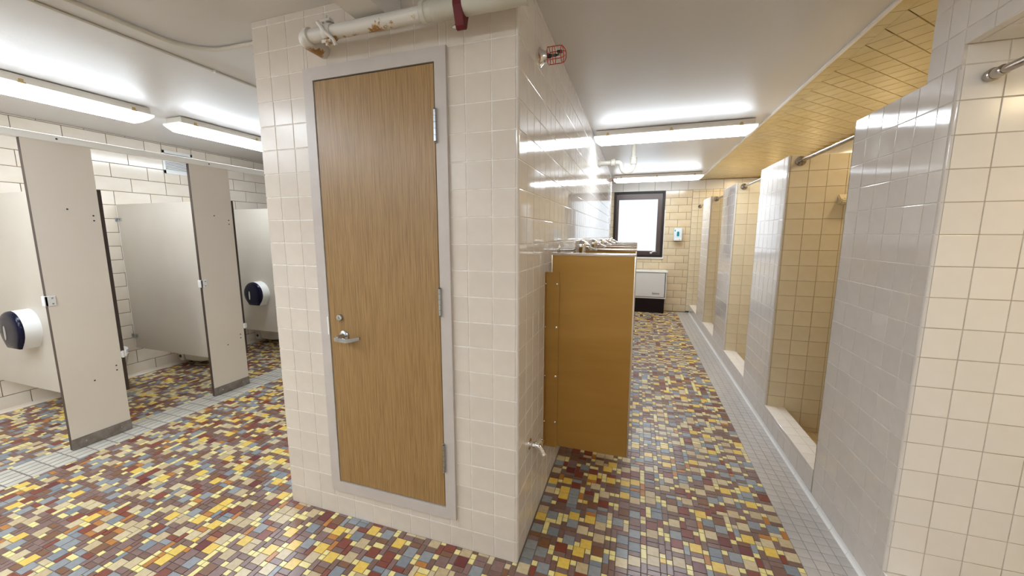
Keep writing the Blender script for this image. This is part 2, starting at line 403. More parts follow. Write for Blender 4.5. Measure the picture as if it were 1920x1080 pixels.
# ================================================================== FLOOR
floor = struct_box('floor', (LX-0.1, BY-0.1, -0.12), (RX+0.1, FY+0.1, -0.0025), M['floor_grout'])
u = 0.0273; B3 = 3*u
W1 = [('butter', 92), ('sand', 4), ('yellow', 3), ('orange', 1)]
W2 = [('umber', 34), ('plum', 30), ('slate', 5), ('grey', 6), ('brick', 7), ('orange', 7), ('butter', 5), ('sand', 3), ('cocoa', 5)]
W4 = [('tan', 17), ('sand', 15), ('yellow', 15), ('grey', 15), ('slate', 9), ('brick', 11), ('maroon', 3), ('umber', 4), ('cocoa', 7), ('plum', 4)]
def pick(W, rnd):
    t = rnd.random()*sum(x[1] for x in W)
    for k, x in W:
        t -= x
        if t <= 0: return k
    return W[0][0]
def mosaic(x0, x1, y0, y1, holes, rnd):
    R = []; nx = math.ceil((x1-x0)/B3)
    for i in range(nx):
        cx = x1-(i+1)*B3; off = rnd.choice((0, 1, 2))*u; j = 0; y = y0-off
        flip = rnd.random() < 0.5
        while y < y1:
            fl = flip if rnd.random() < 0.8 else not flip; up = rnd.random() < 0.5
            a, b = (cx, cx+2*u) if fl else (cx+u, cx+3*u); c, d = (cx+2*u, cx+3*u) if fl else (cx, cx+u)
            if up:
                parts = [(a, b, y+u, y+3*u, 4), (a, b, y, y+u, 2), (c, d, y+2*u, y+3*u, 1), (c, d, y, y+2*u, 2)]
            else:
                parts = [(a, b, y, y+2*u, 4), (a, b, y+2*u, y+3*u, 2), (c, d, y, y+u, 1), (c, d, y+u, y+3*u, 2)]
            for p in parts:
                q = (max(p[0], x0), min(p[1], x1), max(p[2], y0), min(p[3], y1))
                if q[1]-q[0] > 0.006 and q[3]-q[2] > 0.006:
                    k = pick({4: W4, 2: W2, 1: W1}[p[4]], rnd)
                    for z in cut([q], holes): R.append((*z, k))
            y += B3
    return R
rr = random.Random(3); SL0, SL1, SR = -3.235, -2.965, 1.205
col_hole = [(-CW, 0, 0, CENTRE_END)]
rects = mosaic(SL1, SR, BY, FY, col_hole, rr) + mosaic(LX, SL0, BY, FY, [], rr)
lay(floor, 'mosaic_tile', (0, 0, 0), (1, 0, 0), (0, 1, 0), rects, None, cap=300, gap=0.0032, d=0.0025, c=0.0006, tilt=0.003, mats=PAL, stuff='mosaic_tiles', minarea=60)
lay(floor, 'strip_tile', (0, 0, 0), (1, 0, 0), (0, 1, 0), grid(SL0, SL1, BY, FY, SL0, 0.054, -0.338, 0.1), M['strip_left'], cap=140, gap=0.0075, d=0.0025, c=0.0006, tilt=0.002, stuff='strip_tiles')
lay(floor, 'border_tile', (0, 0, 0), (1, 0, 0), (0, 1, 0), grid(SR, XR, BY, FY, SR, 0.0545, 0, 0.0545), M['strip'], cap=150, gap=0.0022, d=0.0025, c=0.0006, tilt=0.002, stuff='border_tiles')
lay(floor, 'shower_tile', (0, 0, 0), (1, 0, 0), (0, 1, 0), grid(XR, RX, BY, FY, XR, T, 0, T), M['pan'], cap=0, gap=0.0028, d=0.0025, c=0.0006, stuff='shower_floor_tiles')

# ================================================================== WALLS
RW = [H0+k*T for k in range(-1, 23)]
# ---- the centre block with the closet door
ins = 0.002
wc = struct_box('wall_centre', (-CW+ins, ins, -0.01), (-ins, CENTRE_END-ins, H+0.02), M['grout_bright'], bev=0.006)
DX0, DX1, DZ0, DZ1 = -1.003, -0.294, 0.144, 2.182        # door frame outside
lay(wc, 'wall_tile', (0, 0, 0), (1, 0, 0), (0, 0, 1), grid(-CW, -0.010, 0, H, 0, T, H0, T), M['tile_front'], cap=300, gap=0.0038, d=0.0024, c=0.0015,
    holes=[(DX0, DX1, DZ0, DZ1)], own=0.02)
side = grid(0.010, CENTRE_END, 0, H, 0.0125, 0.11, H0, T)
lay(wc, 'side_tile', (0, 0, 0), (0, 1, 0), (0, 0, 1), side, M['tile'], cap=300, gap=0.0038, own=0.02, tilt=0.004, minarea=40, stuff='side_tiles')
bullnose(wc, -0.010, 0.010, -PI/2, [0]+[H0+k*T for k in range(22)]+[H], M['tile'])
# ---- block wall behind the stalls
wl = struct_box('wall_left', (LX-0.12, BY, -0.01), (LX-0.003, FY, H+0.02), M['block_joint'])
BH = 0.1341
lay(wl, 'glazed_block', (LX, 0, 0), (0, 1, 0), (0, 0, 1), grid(BY, FY, 0, H, 0.214, 0.2975, 0, BH, True, 0.214+0.149), M['block'], cap=260, gap=0.005, d=0.004, c=0.0018,
    holes=[(1.405, 1.695, 2.118, 2.355)], stuff='glazed_blocks')
bl = one('baseboard_left', M['block'], None, lambda bm: prism(bm, [(LX-0.002, 0.0), (LX+0.014, 0.0), (LX+0.012, 0.006), (LX+0.006, 0.014), (LX+0.002, 0.028), (LX-0.002, 0.030)], 'y', BY, FY-0.003), kind='structure')
# ---- far wall with the window
WX0, WX1, WZ0, WZ1 = -0.004, 0.905, 1.03, 2.257
bm = bmesh.new()
for lo, hi in (((LX, FY+0.003, -0.01), (WX0, FY+0.16, H+0.02)), ((WX1, FY+0.003, -0.01), (RX, FY+0.16, H+0.02)),
               ((WX0, FY+0.003, -0.01), (WX1, FY+0.16, WZ0)), ((WX0, FY+0.003, WZ1), (WX1, FY+0.16, H+0.02))): box(bm, lo, hi)
wf = mesh_obj('wall_far', bm, M['block_joint'], kind='structure')
lay(wf, 'glazed_block', (0, FY, 0), (1, 0, 0), (0, 0, 1), grid(LX, XR-0.06, 0.01, 2.257, 1.138, 0.284, 0.01, 0.1321, True, 1.138-0.142), M['block_far'], cap=150, gap=0.005, d=0.004, c=0.0018,
    holes=[(WX0, WX1, WZ0, 2.3)], stuff='glazed_blocks', minarea=60)
lay(wf, 'wall_tile', (0, FY-0.012, 0), (1, 0, 0), (0, 0, 1), grid(XR-0.06, RX, 0.03, 2.257, XR-0.06, T, HR, T), M['tile_shower'], cap=60, gap=0.0028, d=0.016, c=0.0012, stuff='wall_tiles', minarea=60)
lay(wf, 'painted_block', (0, FY-0.004, 0), (1, 0, 0), (0, 0, 1), grid(LX, RX, 2.257, H, 1.0, 0.284, 2.257, 0.2), M['paint_wall'], cap=40, gap=0.004, d=0.007, c=0.002, stuff='painted_blocks', minarea=60)
# ---- walls never seen directly
struct_box('wall_near', (LX, BY-0.12, -0.01), (RX, BY, H+0.02), M['tile_wall'])
struct_box('wall_right', (RX, BY, -0.01), (RX+0.12, FY, H+0.02), M['tile_shower'])

# ---- shower piers, curbs and header
def pier_joints(): return [0, 0.03]+[HR+k*T for k in range(18)]
names = ['near', 'second', 'third', 'fourth']
for i, (a, b) in enumerate(PIERS):
    top = PTOP if i else PTOP
    wp = struct_box('wall_shower', (XR+ins, a+ins, -0.01), (RX-0.001, b-ins, top-ins), M['grout_pier'] if i == 0 else M['grout_tan'], bev=0.006)
    wp.data.materials.append(M['grout_bright'])
    for f in wp.data.polygons:
        if f.normal.x < -0.9: f.material_index = 1
    # corridor face, looking towards -x
    fr = grid(-b+0.010, -a-0.010, 0.03, top, -(a+0.078)+T*0, T, HR, T)
    lay(wp, 'front_tile', (XR, 0, 0), (0, -1, 0), (0, 0, 1), fr, M['tile'], cap=170, own=0.02, tilt=0.004, stuff='front_tiles', minarea=40)
    # face towards the camera
    fa = grid(XR+0.010, RX, 0.0, top if i else 2.063, XR+0.115 if i == 0 else 1.549, T, HR, T)
    lay(wp, 'wall_tile', (0, a, 0), (1, 0, 0), (0, 0, 1), fa, M['tile_wall'] if i == 0 else M['tile_shower'], cap=170, own=0.02, stuff='wall_tiles')
    # far face and top
    lay(wp, 'back_tile', (RX, b, 0), (-1, 0, 0), (0, 0, 1), grid(0, RX-XR-0.01, 0, top, 0, T, HR, T), M['tile_shower'], cap=0, stuff='back_tiles')
    lay(wp, 'cap_tile', (XR, a, top), (1, 0, 0), (0, 1, 0), grid(0.0, RX-XR, 0.0, b-a, 0.115, T, 0.0, T), M['tile_wall'], cap=0, stuff='cap_tiles')
    zz = [0.0]+[HR+k*T for k in range(18)]
    if i == 0: zz = zz[:-1]+[HR+17*T]
    bullnose(wp, XR+0.010, a+0.010, PI, zz, M['tile'])
    bullnose(wp, XR+0.010, b-0.010, PI/2, zz, M['tile_shower'])
# header and dropped soffit over the nearest stall
hd = struct_box('wall_header', (XR+ins, -2.2, 2.063+ins), (RX-0.001, 0.437-ins, H+0.01), M['grout'])
box_bm = bmesh.new(); box(box_bm, (XR+ins, YN+ins, PTOP-0.01), (RX-0.001, 0.437-ins, 2.08)); mesh_obj('header_core', box_bm, M['grout'], hd)
lay(hd, 'front_tile', (XR, 0, 0), (0, -1, 0), (0, 0, 1), grid(-YN, 2.2, 2.063, H, -YN, T, HR, T)+grid(-0.437, -YN, PTOP, H, -YN-0.078, T, HR, T), M['tile'], cap=120, own=0.02, tilt=0.004, stuff='front_tiles')
lay(hd, 'soffit_tile', (0, YN, 2.063), (1, 0, 0), (0, -1, 0), grid(XR, RX, 0, 2.4, 1.564, T, 0, T), M['tile_wall'], cap=60, own=0.02, stuff='soffit_tiles')
lay(hd, 'end_tile', (RX, 0.437, 0), (-1, 0, 0), (0, 0, 1), grid(0, RX-XR, PTOP, H, 0, T, HR, T), M['tile_shower'], cap=0, stuff='end_tiles')
# curbs across the stall openings
OPEN = [(-2.2, 0.279, 0.139), (0.918, 1.766, 0.168), (2.392, 3.247, 0.160), (3.895, 4.73, 0.155), (5.37, FY-0.02, 0.15)]
for i, (a, b, zt) in enumerate(OPEN):
    cu = struct_box('trim_%d' % (i+1), (XR+ins, a, -0.01), (XR+0.127, b, zt-ins), M['grout'])
    lay(cu, 'front_tile', (XR, 0, 0), (0, -1, 0), (0, 0, 1), grid(-b, -a, 0.03, zt, -0.357, T, HR, T), M['tile'], cap=60, own=0.02, stuff='front_tiles', minarea=50)
    lay(cu, 'curb_tile', (XR, 0, zt), (1, 0, 0), (0, 1, 0), grid(0, 0.13, a, b, 0, 0.075, 1.094, T), M['tile_wall'], cap=60, own=0.02, stuff='curb_tiles', minarea=50)
    lay(cu, 'back_tile', (XR+0.13, 0, 0), (0, 1, 0), (0, 0, 1), grid(a, b, 0, zt, 0, T, HR, T), M['tile_shower'], cap=0, stuff='back_tiles')
# cove base along the corridor side of the showers: pieces of bullnose tile with a white rounded foot
bs = one('baseboard_right', M['caulk'], None, lambda bm: box(bm, (XR-0.001, -2.2, -0.002), (XR+0.004, FY-0.02, 0.004)), kind='structure')
def cove(y0, y1):
    def f(bm):
        P = [(XR+0.006, 0.0), (XR-0.010, 0.0), (XR-0.008, 0.004), (XR-0.004, 0.009), (XR-0.001, 0.016), (XR, 0.029), (XR+0.006, 0.029)]
        prism(bm, P, 'y', y0+0.0015, y1-0.0015)
    return f
y = -0.4; nb = 0
while y < FY-0.03:
    e = min(y+0.152, FY-0.02); one('cove_tile', M['caulk'], bs, cove(y, e)); y = e

# ================================================================== CEILINGS
def peeling():
    m = M['plaster'].copy(); m.name = 'painted_concrete_with_rough_patch'; nt = m.node_tree; N, L = nt.nodes, nt.links; P = N['Principled BSDF']
    old = P.inputs['Normal'].links[0].from_socket
    tc = N.new('ShaderNodeTexCoord'); mp = N.new('ShaderNodeMapping'); mp.inputs['Location'].default_value = (2.62, 0.12, -H); L.new(tc.outputs['Object'], mp.inputs[0])
    sc = N.new('ShaderNodeVectorMath'); sc.operation = 'MULTIPLY'; sc.inputs[1].default_value = (2.0, 1.1, 1); L.new(mp.outputs[0], sc.inputs[0])
    ln = N.new('ShaderNodeVectorMath'); ln.operation = 'LENGTH'; L.new(sc.outputs[0], ln.inputs[0])
    mr = N.new('ShaderNodeMapRange'); mr.inputs[1].default_value = 0.25; mr.inputs[2].default_value = 1.0; mr.inputs[3].default_value = 0.55; mr.inputs[4].default_value = 0.0
    L.new(ln.outputs['Value'], mr.inputs[0])
    n = noise(nt, 1.0, 6, vec=(46, 20, 1), rough=0.7); b = N.new('ShaderNodeBump'); b.inputs['Distance'].default_value = 0.004
    L.new(mr.outputs[0], b.inputs['Strength']); L.new(n.outputs[0], b.inputs['Height']); L.new(old, b.inputs['Normal']); L.new(b.outputs[0], P.inputs['Normal'])
    return m
ce = struct_box('ceiling', (LX, BY, H), (XR+0.02, FY+0.1, H+0.15), peeling())
cs = struct_box('ceiling_shower', (XR+0.02, BY, H+0.003), (RX, FY+0.1, H+0.15), M['grout_mustard'])
X45 = XR+0.102
def ceiling_tiles():
    rs = grid(0.0, 0.082, 0.437, FY, 0, 0.09, 0.952-0.12*5, 0.118)
    lay(cs, 'border_tile', (XR+0.020, 0, H), (1, 0, 0), (0, -1, 0), [(a, b, -d, -c) for a, b, c, d in rs], M['tile_ceiling'], cap=60, gap=0.002, d=0.004, c=0.0008, tilt=0.003, stuff='border_tiles')
    # diagonal field
    s = 0.1652/math.sqrt(2); q = 1/math.sqrt(2); R = []
    O = Vector((X45, 0.986, H)); U = Vector((q, q, 0)); V = Vector((q, -q, 0)); Nn = U.cross(V)
    for i in range(-30, 60):
        for j in range(-45, 60):
            c = O+U*((i+0.5)*s)+V*((j+0.5)*s)
            if X45-0.0*s < c.x < RX-0.06 and 0.50 < c.y < FY-0.08 and c.x > X45+s*q-0.01: R.append((i*s, (i+1)*s, j*s, (j+1)*s))
    lay(cs, 'diagonal_tile', O, U, V, R, M['tile_ceiling'], cap=260, gap=0.0045, d=0.004, c=0.0015, tilt=0.006, stuff='diagonal_tiles')
    # half tiles along the left boundary of the field
    bm = bmesh.new(); k = -8
    while True:
        y0 = 0.986+(k)*0.1652; k += 1
        if y0 > FY-0.1: break
        if y0 < 0.42: continue
        a, b, c = (X45, y0+0.003), (X45, y0+0.1652-0.003), (X45+0.0826-0.003, y0+0.0826)
        vs = [bm.verts.new((p[0], p[1], H)) for p in (a, b, c)]; bm.faces.new(vs)
    o = mesh_obj('half_tiles', bm, M['tile_ceiling'], cs); o['kind'] = 'stuff'
ceiling_tiles()
struct_box('trim_6', (XR+0.008, 0.437, H-0.012), (XR+0.024, FY, H+0.002), M['white_trim'])
# boxed beam that runs along the ceiling into the closet wall
struct_box('trim_7', (-0.628, BY, 2.28), (-0.494, -0.001, H+0.001), M['plaster'])

# ================================================================== CLOSET DOOR
door = link(bpy.data.objects.new('door_1', None)); door['kind'] = 'structure'; door.location = (-0.648, 0, 0.144)
def rel(lo, o=(-0.648, 0, 0.144)): return (lo[0]-o[0], lo[1]-o[1], lo[2]-o[2])
DO = (-0.648, 0, 0.144)
L0, L1, Z0, Z1 = -0.951, -0.345, 0.199, 2.129
def frame_bm(bm):
    f = -0.014
    for lo, hi in (((DX0, f, DZ0), (L0, 0.004, DZ1)), ((L1, f, DZ0), (DX1, 0.004, DZ1)), ((L0, f, Z1), (L1, 0.004, DZ1)), ((L0, f, DZ0), (L1, 0.004, Z0))):
        box(bm, rel(lo), rel(hi))
one('door_frame', M['frame'], door, frame_bm)
one('door_recess', M['black_gap'], door, lambda bm: box(bm, rel((L0, -0.002, Z0)), rel((L1, 0.004, Z1))))
leaf = one('door_leaf', M['wood'], door, lambda bm: box(bm, rel((L0+0.004, -0.011, Z0+0.005)), rel((L1-0.005, -0.001, Z1-0.005)), 0.001, 1))
def hinge(z0, z1):
    def f(bm):
        x = L1+0.001; n = 5; hgt = (z1-z0)/n
        for k in range(n): tube(bm, [rel((x, -0.020, z0+k*hgt+0.0006)), rel((x, -0.020, z0+(k+1)*hgt-0.0006))], 0.0065, 12)
        box(bm, rel((x-0.008, -0.0145, z0)), rel((x+0.003, -0.012, z1)))
        for zz in (z0-0.003, z1+0.003): lathe(bm, rel((x, -0.020, zz-0.003)), (0, 0, 1), [(0, 0.003), (0.003, 0.0065), (0.006, 0.003)], 10)
    return f
for a, b in ((1.826, 1.948), (1.110, 1.227), (0.385, 0.516)):
    one('hinge', M['satin_steel'], leaf, hinge(a, b), True)
one('deadbolt', M['satin_steel'], leaf, lambda bm: (lathe(bm, rel((-0.884, -0.010, 1.062)), (0, -1, 0), [(0, 0.0165), (0.008, 0.0165), (0.012, 0.014), (0.013, 0.009), (0.0125, 0.0085)], 28),
    box(bm, rel((-0.8855, -0.0245, 1.056)), rel((-0.8825, -0.0225, 1.068)))), True)
def lever(bm):
    c = rel((-0.866, -0.011, 0.974))
    lathe(bm, c, (0, -1, 0), [(0, 0.026), (0.006, 0.026), (0.010, 0.022), (0.012, 0.014), (0.016, 0.0125), (0.045, 0.0115), (0.050, 0.010)], 28)
    y = c[1]-0.050
    P = [(c[0]-0.014, y, c[2]-0.004), (c[0]+0.0, y-0.004, c[2]-0.004), (c[0]+0.055, y-0.006, c[2]-0.006), (c[0]+0.070, y+0.002, c[2]-0.005), (c[0]+0.108, y+0.026, c[2]+0.002)]
    vsl = []
    for i, p in enumerate(P):
        hh = (0.0085, 0.010, 0.0095, 0.009, 0.007)[i]; tt = 0.004
        vsl.append([bm.verts.new((p[0], p[1]-tt, p[2]-hh)), bm.verts.new((p[0], p[1]+tt, p[2]-hh)), bm.verts.new((p[0], p[1]+tt, p[2]+hh)), bm.verts.new((p[0], p[1]-tt, p[2]+hh))])
    for a, b in zip(vsl, vsl[1:]):
        for k in range(4): bm.faces.new((a[k], a[(k+1) % 4], b[(k+1) % 4], b[k]))
    bm.faces.new(vsl[0][::-1]); bm.faces.new(vsl[-1]); bmesh.ops.recalc_face_normals(bm, faces=bm.faces[:])
one('lever_handle', M['satin_steel'], leaf, lever, True)
one('strike_plate', M['rail'], door, lambda bm: box(bm, rel((L0-0.008, -0.0175, 0.974)), rel((L0+0.0005, -0.012, 1.062)), 0.001, 1))

# ================================================================== CEILING LIGHTS
def make_light(name, label):
    """1.32 m long wraparound fixture, long axis x, ceiling plane at z=0, centred"""
    t = thing(name, label, 'ceiling light', group='fluorescent ceiling lights')
    L, Wd = 0.655, 0.095
    def body(bm):
        prof = [(-Wd+0.004, -0.006), (-Wd-0.001, -0.036), (-Wd-0.006, -0.052), (Wd+0.006, -0.052), (Wd+0.001, -0.036), (Wd-0.004, -0.006)]
        prism(bm, prof, 'x', -L, L)
        for k in range(-2, 3): box(bm, (k*0.30-0.012, -0.05, -0.007), (k*0.30+0.012, 0.05, 0.0))
    one('housing', M['cream_plastic'], t, body)
    def lens(bm):
        sec = []
        for k in range(11):
            a = PI+PI*k/10; sec.append((Wd*1.10*math.copysign(abs(math.cos(a))**0.55, math.cos(a)), -0.054-0.060*abs(math.sin(a))**0.7))
        stations = [(-L-0.022, 0.86, 0.15), (-L-0.020, 1.0, 0.35), (-L-0.004, 1.0, 0.60), (-L+0.035, 1.0, 1.0), (L-0.035, 1.0, 1.0), (L+0.004, 1.0, 0.60), (L+0.020, 1.0, 0.35), (L+0.022, 0.86, 0.15)]
        rings = [[bm.verts.new((x, p[0]*sy, -0.052+(p[1]+0.052)*sz)) for p in sec] for x, sy, sz in stations]
        for a, b in zip(rings, rings[1:]):
            for k in range(10): bm.faces.new((a[k], b[k], b[k+1], a[k+1]))
        for r in (rings[0], rings[-1]): bm.faces.new(r)
        bm.faces.new([r[0] for r in rings]+[r[-1] for r in reversed(rings)])
        bmesh.ops.recalc_face_normals(bm, faces=bm.faces[:])
    one('lens', M['lens'], t, lens, True)
    def clip(x, s):
        def f(bm):
            box(bm, (x-0.010, s*(Wd+0.004)-0.004, -0.050), (x+0.010, s*(Wd+0.004)+0.004, -0.030), 0.002, 1)
            box(bm, (x-0.017, s*(Wd+0.008)-0.003, -0.056), (x+0.017, s*(Wd+0.008)+0.003, -0.047), 0.001, 1)
        return f
    for s in (-1, 1):
        for x in (-0.55, 0, 0.55): one('clip', M['clip'], t, clip(x, s))
    return t
def put(o, loc, rotz, label):
    o.location = loc; o.rotation_euler = (0, 0, rotz); o['label'] = label
L1_ = make_light('ceiling_light', '')
put(L1_, (0.69, 2.46, H), 0, 'lit fluorescent fixture across the corridor ceiling in front of the drain trap')
for loc, rz, lab in [((0.70, 5.30, H), 0, 'lit fluorescent fixture across the corridor ceiling nearest the window'),
                     ((-3.27, -0.03, H), PI/2, 'lit fluorescent fixture above the stalls, nearer one cut by the photo edge'),
                     ((-3.27, 1.49, H), PI/2, 'lit fluorescent fixture above the stalls, running behind the tiled closet wall')]:
    put(dup(L1_), loc, rz, lab)
# fixtures added out of view to brighten the near walls and stall fronts
for loc, rz, lab in [((0.70, -2.05, H), 0, 'lit fluorescent fixture on the ceiling behind the viewer on the shower side'),
                     ((-3.27, -1.60, H), PI/2, 'lit fluorescent fixture over the stalls before the first one in view'),
                     ((-2.25, -1.45, H), PI/2, 'lit fluorescent fixture on the ceiling left of the viewer facing the stalls'),
                     ((-1.95, -2.72, H), PI/2, 'lit fluorescent fixture on the ceiling near the back wall facing the stalls')]:
    put(dup(L1_), loc, rz, lab)
for i, (a, b, zt) in enumerate(OPEN):
    ld = bpy.data.lights.new('shower_lamp', 'AREA'); ld.shape = 'DISK'; ld.size = 0.16; ld.energy = SHOWER; ld.color = (1.0, 0.80, 0.50)  # unseen warm lamp added in each stall, without a fixture
    lo = link(bpy.data.objects.new('shower_lamp', ld)); lo.location = (2.05, max((a+b)/2, -0.4), (H if i else 2.06)-0.01)

# ================================================================== TOILET STALLS
def slab(bm, lo, hi, thin):
    """slab with the two broad faces material 0 and the edges material 1"""
    vs = box(bm, lo, hi); fs = {f for v in vs for f in v.link_faces}; bm.normal_update()
    for f in fs: f.material_index = 0 if abs(f.normal[thin]) > 0.9 else 1
def screw(t, p, d, r=0.005, m='brass_dark'):
    one('screw', M[m], t, lambda bm: lathe(bm, p, d, [(0, r), (0.0015, r*0.9), (0.0025, r*0.4)], 8), True)
PIL = [(-0.095, 0.222), (0.822, 1.142), (1.735, 2.055)]
plabel = ['beige floor-anchored stall pilaster with steel shoe, closest to the viewer', 'beige stall pilaster with steel shoe beside the tiled closet wall', 'beige stall pilaster hidden behind the tiled closet wall, third along the rail']
for i, (a, b) in enumerate(PIL):
    t = thing('stall_pilaster', plabel[i], 'stall pilaster', (PX, (a+b)/2, 0), 'stall pilasters under the head rail')
    hy = (b-a)/2
    one('panel', [M['laminate'], M['dark_edge']], t, lambda bm: slab(bm, (-0.030, -hy, 0.0), (0, hy, 2.040), 0))
    one('shoe', M['shoe'], t, lambda bm: (box(bm, (0.0, -hy-0.002, 0.0), (0.004, hy+0.002, 0.076), 0.001, 1), box(bm, (-0.032, hy, 0.0), (0.004, hy+0.003, 0.076))))
    for yy in (-0.09, 0.10): screw(t, (0.004, yy, 0.040), (1, 0, 0), 0.006, 'satin_steel')
    for yy, zz in ((0.0, 1.620), (0.123, 1.583), (0.123, 1.549), (0.0, 0.440), (0.124, 0.508), (0.124, 0.474)): screw(t, (0.0, yy, zz), (1, 0, 0), 0.0055)
    one('keeper', M['white_plastic'], t, lambda bm: (box(bm, (-0.036, -hy-0.012, 0.998), (0.006, -hy+0.002, 1.062), 0.002, 1), box(bm, (0.0, -hy-0.012, 0.998), (0.006, -hy+0.038, 1.062), 0.002, 1)))
    for zz in (1.012, 1.048): screw(t, (0.006, -hy+0.022, zz), (1, 0, 0), 0.005, 'satin_steel')
# doors, swung inward
dlab = ['beige stall door swung inward, its dark edge beside the nearest pilaster', 'beige stall door swung inward, its dark edge next to the closet wall']
for i, yb in enumerate((0.225, 1.145)):
    t = thing('stall_door', dlab[i], 'stall door', (PX-0.012, yb, 0.30), 'stall doors swung inward')
    one('panel', [M['laminate'], M['dark_edge']], t, lambda bm: slab(bm, (-0.58, 0.0, 0.0), (0.0, 0.024, 1.462), 1))
    def hg(bm):
        tube(bm, [(0.010, 0.010, 0.255), (0.010, 0.010, 0.305)], 0.008, 10)
        box(bm, (0.002, -0.002, 0.258), (0.014, 0.030, 0.302), 0.002, 1)
    one('hinge', M['white_plastic'], t, hg, True)
    def latch(bm):
        box(bm, (-0.56, -0.010, 0.70), (-0.50, 0.0, 0.76), 0.002, 1); lathe(bm, (-0.53, -0.010, 0.73), (0, -1, 0), [(0, 0.012), (0.012, 0.010), (0.016, 0.004)], 12)
    one('latch', M['satin_steel'], t, latch)
# dividing panels
PAR = [0.060, 0.965, 1.885]
palab = ['grey-beige stall divider behind the nearest pilaster, big roll dispenser on it', 'bare grey-beige stall divider between the two visible pilasters', 'grey-beige stall divider with roll dispenser, last before the closet wall']
for i, yp in enumerate(PAR):
    t = thing('stall_partition', palab[i], 'stall partition', (LX, yp, 0.30), 'stall dividers fixed to the block wall')
    one('panel', [M['partition'], M['dark_edge']], t, lambda bm: slab(bm, (0.022, -0.0125, 0.0), (-LX+PX-0.032, 0.0125, 1.447), 1))
    for zz in (0.130, 1.300):
        def br(bm):
            box(bm, (0.0, -0.028, zz-0.018), (0.006, 0.0, zz+0.018), 0.001, 1); box(bm, (0.0, -0.020, zz-0.016), (0.075, -0.0128, zz+0.016), 0.002, 1)
        one('bracket', M['satin_steel'], t, br)
        for xx in (0.018, 0.058): screw(t, (xx, -0.020, zz), (0, -1, 0), 0.005)
    one('wall_edge', M['rail'], t, lambda bm: box(bm, (0.014, -0.013, 0.02), (0.0215, 0.013, 1.44)))
t = thing('head_rail', 'long white head rail running over the stall pilasters', 'rail', (PX, 0, 2.04))
one('rail', M['rail'], t, lambda bm: box(bm, (-0.036, -2.6, 0.0), (0.006, 3.6, 0.044), 0.003, 2))
for a, b in PIL: screw(t, (0.006, (a+b)/2, 0.022), (1, 0, 0), 0.006)
# the far end wall of the stalls, so the rail and the dispensers have a room to stand in
# dispensers
def dispenser(label, x, y, z, s):
    t = thing('toilet_roll_dispenser', label, 'dispenser', (x, y, z), 'jumbo toilet roll dispensers')
    def outline(r, drop, sx=1.0):
        P = []
        for k in range(26):
            a = math.radians(-38)+math.radians(256)*k/25; P.append((r*math.cos(a)*sx, r*math.sin(a)))
        P += [(-r*0.50*sx, -r*0.97), (r*0.50*sx, -r*0.97)]
        return P
    def ring(bm, P, y0, y1, sc1):
        A = [bm.verts.new((p[0], y0, p[1])) for p in P]; Bv = [bm.verts.new((p[0]*sc1, y1, p[1]*sc1)) for p in P]; n = len(P)
        for k in range(n): bm.faces.new((A[k], A[(k+1) % n], Bv[(k+1) % n], Bv[k]))
        bm.faces.new(A[::-1]); bm.faces.new(Bv); bmesh.ops.recalc_face_normals(bm, faces=bm.faces[:])
    one('housing', M['white_plastic'], t, lambda bm: ring(bm, outline(s, 0), 0.0, -0.085, 0.98), True)
    def cover(bm):
        P = outline(s*0.985, 0); A = None; rings = []
        for yy, sc in ((-0.085, 1.0), (-0.098, 0.985), (-0.108, 0.93), (-0.113, 0.80), (-0.115, 0.5)):
            rings.append([bm.verts.new((p[0]*sc, yy, p[1]*sc)) for p in P])
        n = len(P)
        for a, b in zip(rings, rings[1:]):
            for k in range(n): bm.faces.new((a[k], a[(k+1) % n], b[(k+1) % n], b[k]))
        bm.faces.new(rings[-1]); bm.faces.new(rings[0][::-1]); bmesh.ops.recalc_face_normals(bm, faces=bm.faces[:])
    one('cover', M['navy'], t, cover, True, label='dark navy smoked round cover')
    one('sight_slot', M['clear_slot'], t, lambda bm: prism(bm, [(0.010*math.cos(2*PI*k/16)-s*0.25, (s*0.36)*math.sin(2*PI*k/16)-s*0.12) for k in range(16)], 'y', -0.1185, -0.110), label='narrow upright oval window')
    return t
dispenser('jumbo toilet roll dispenser with navy cover, nearest, by the photo edge', -3.775, 0.0475, 0.775, 0.142)
dispenser('jumbo toilet roll dispenser with navy cover beside the closet wall', -3.80, 1.8725, 0.765, 0.142)
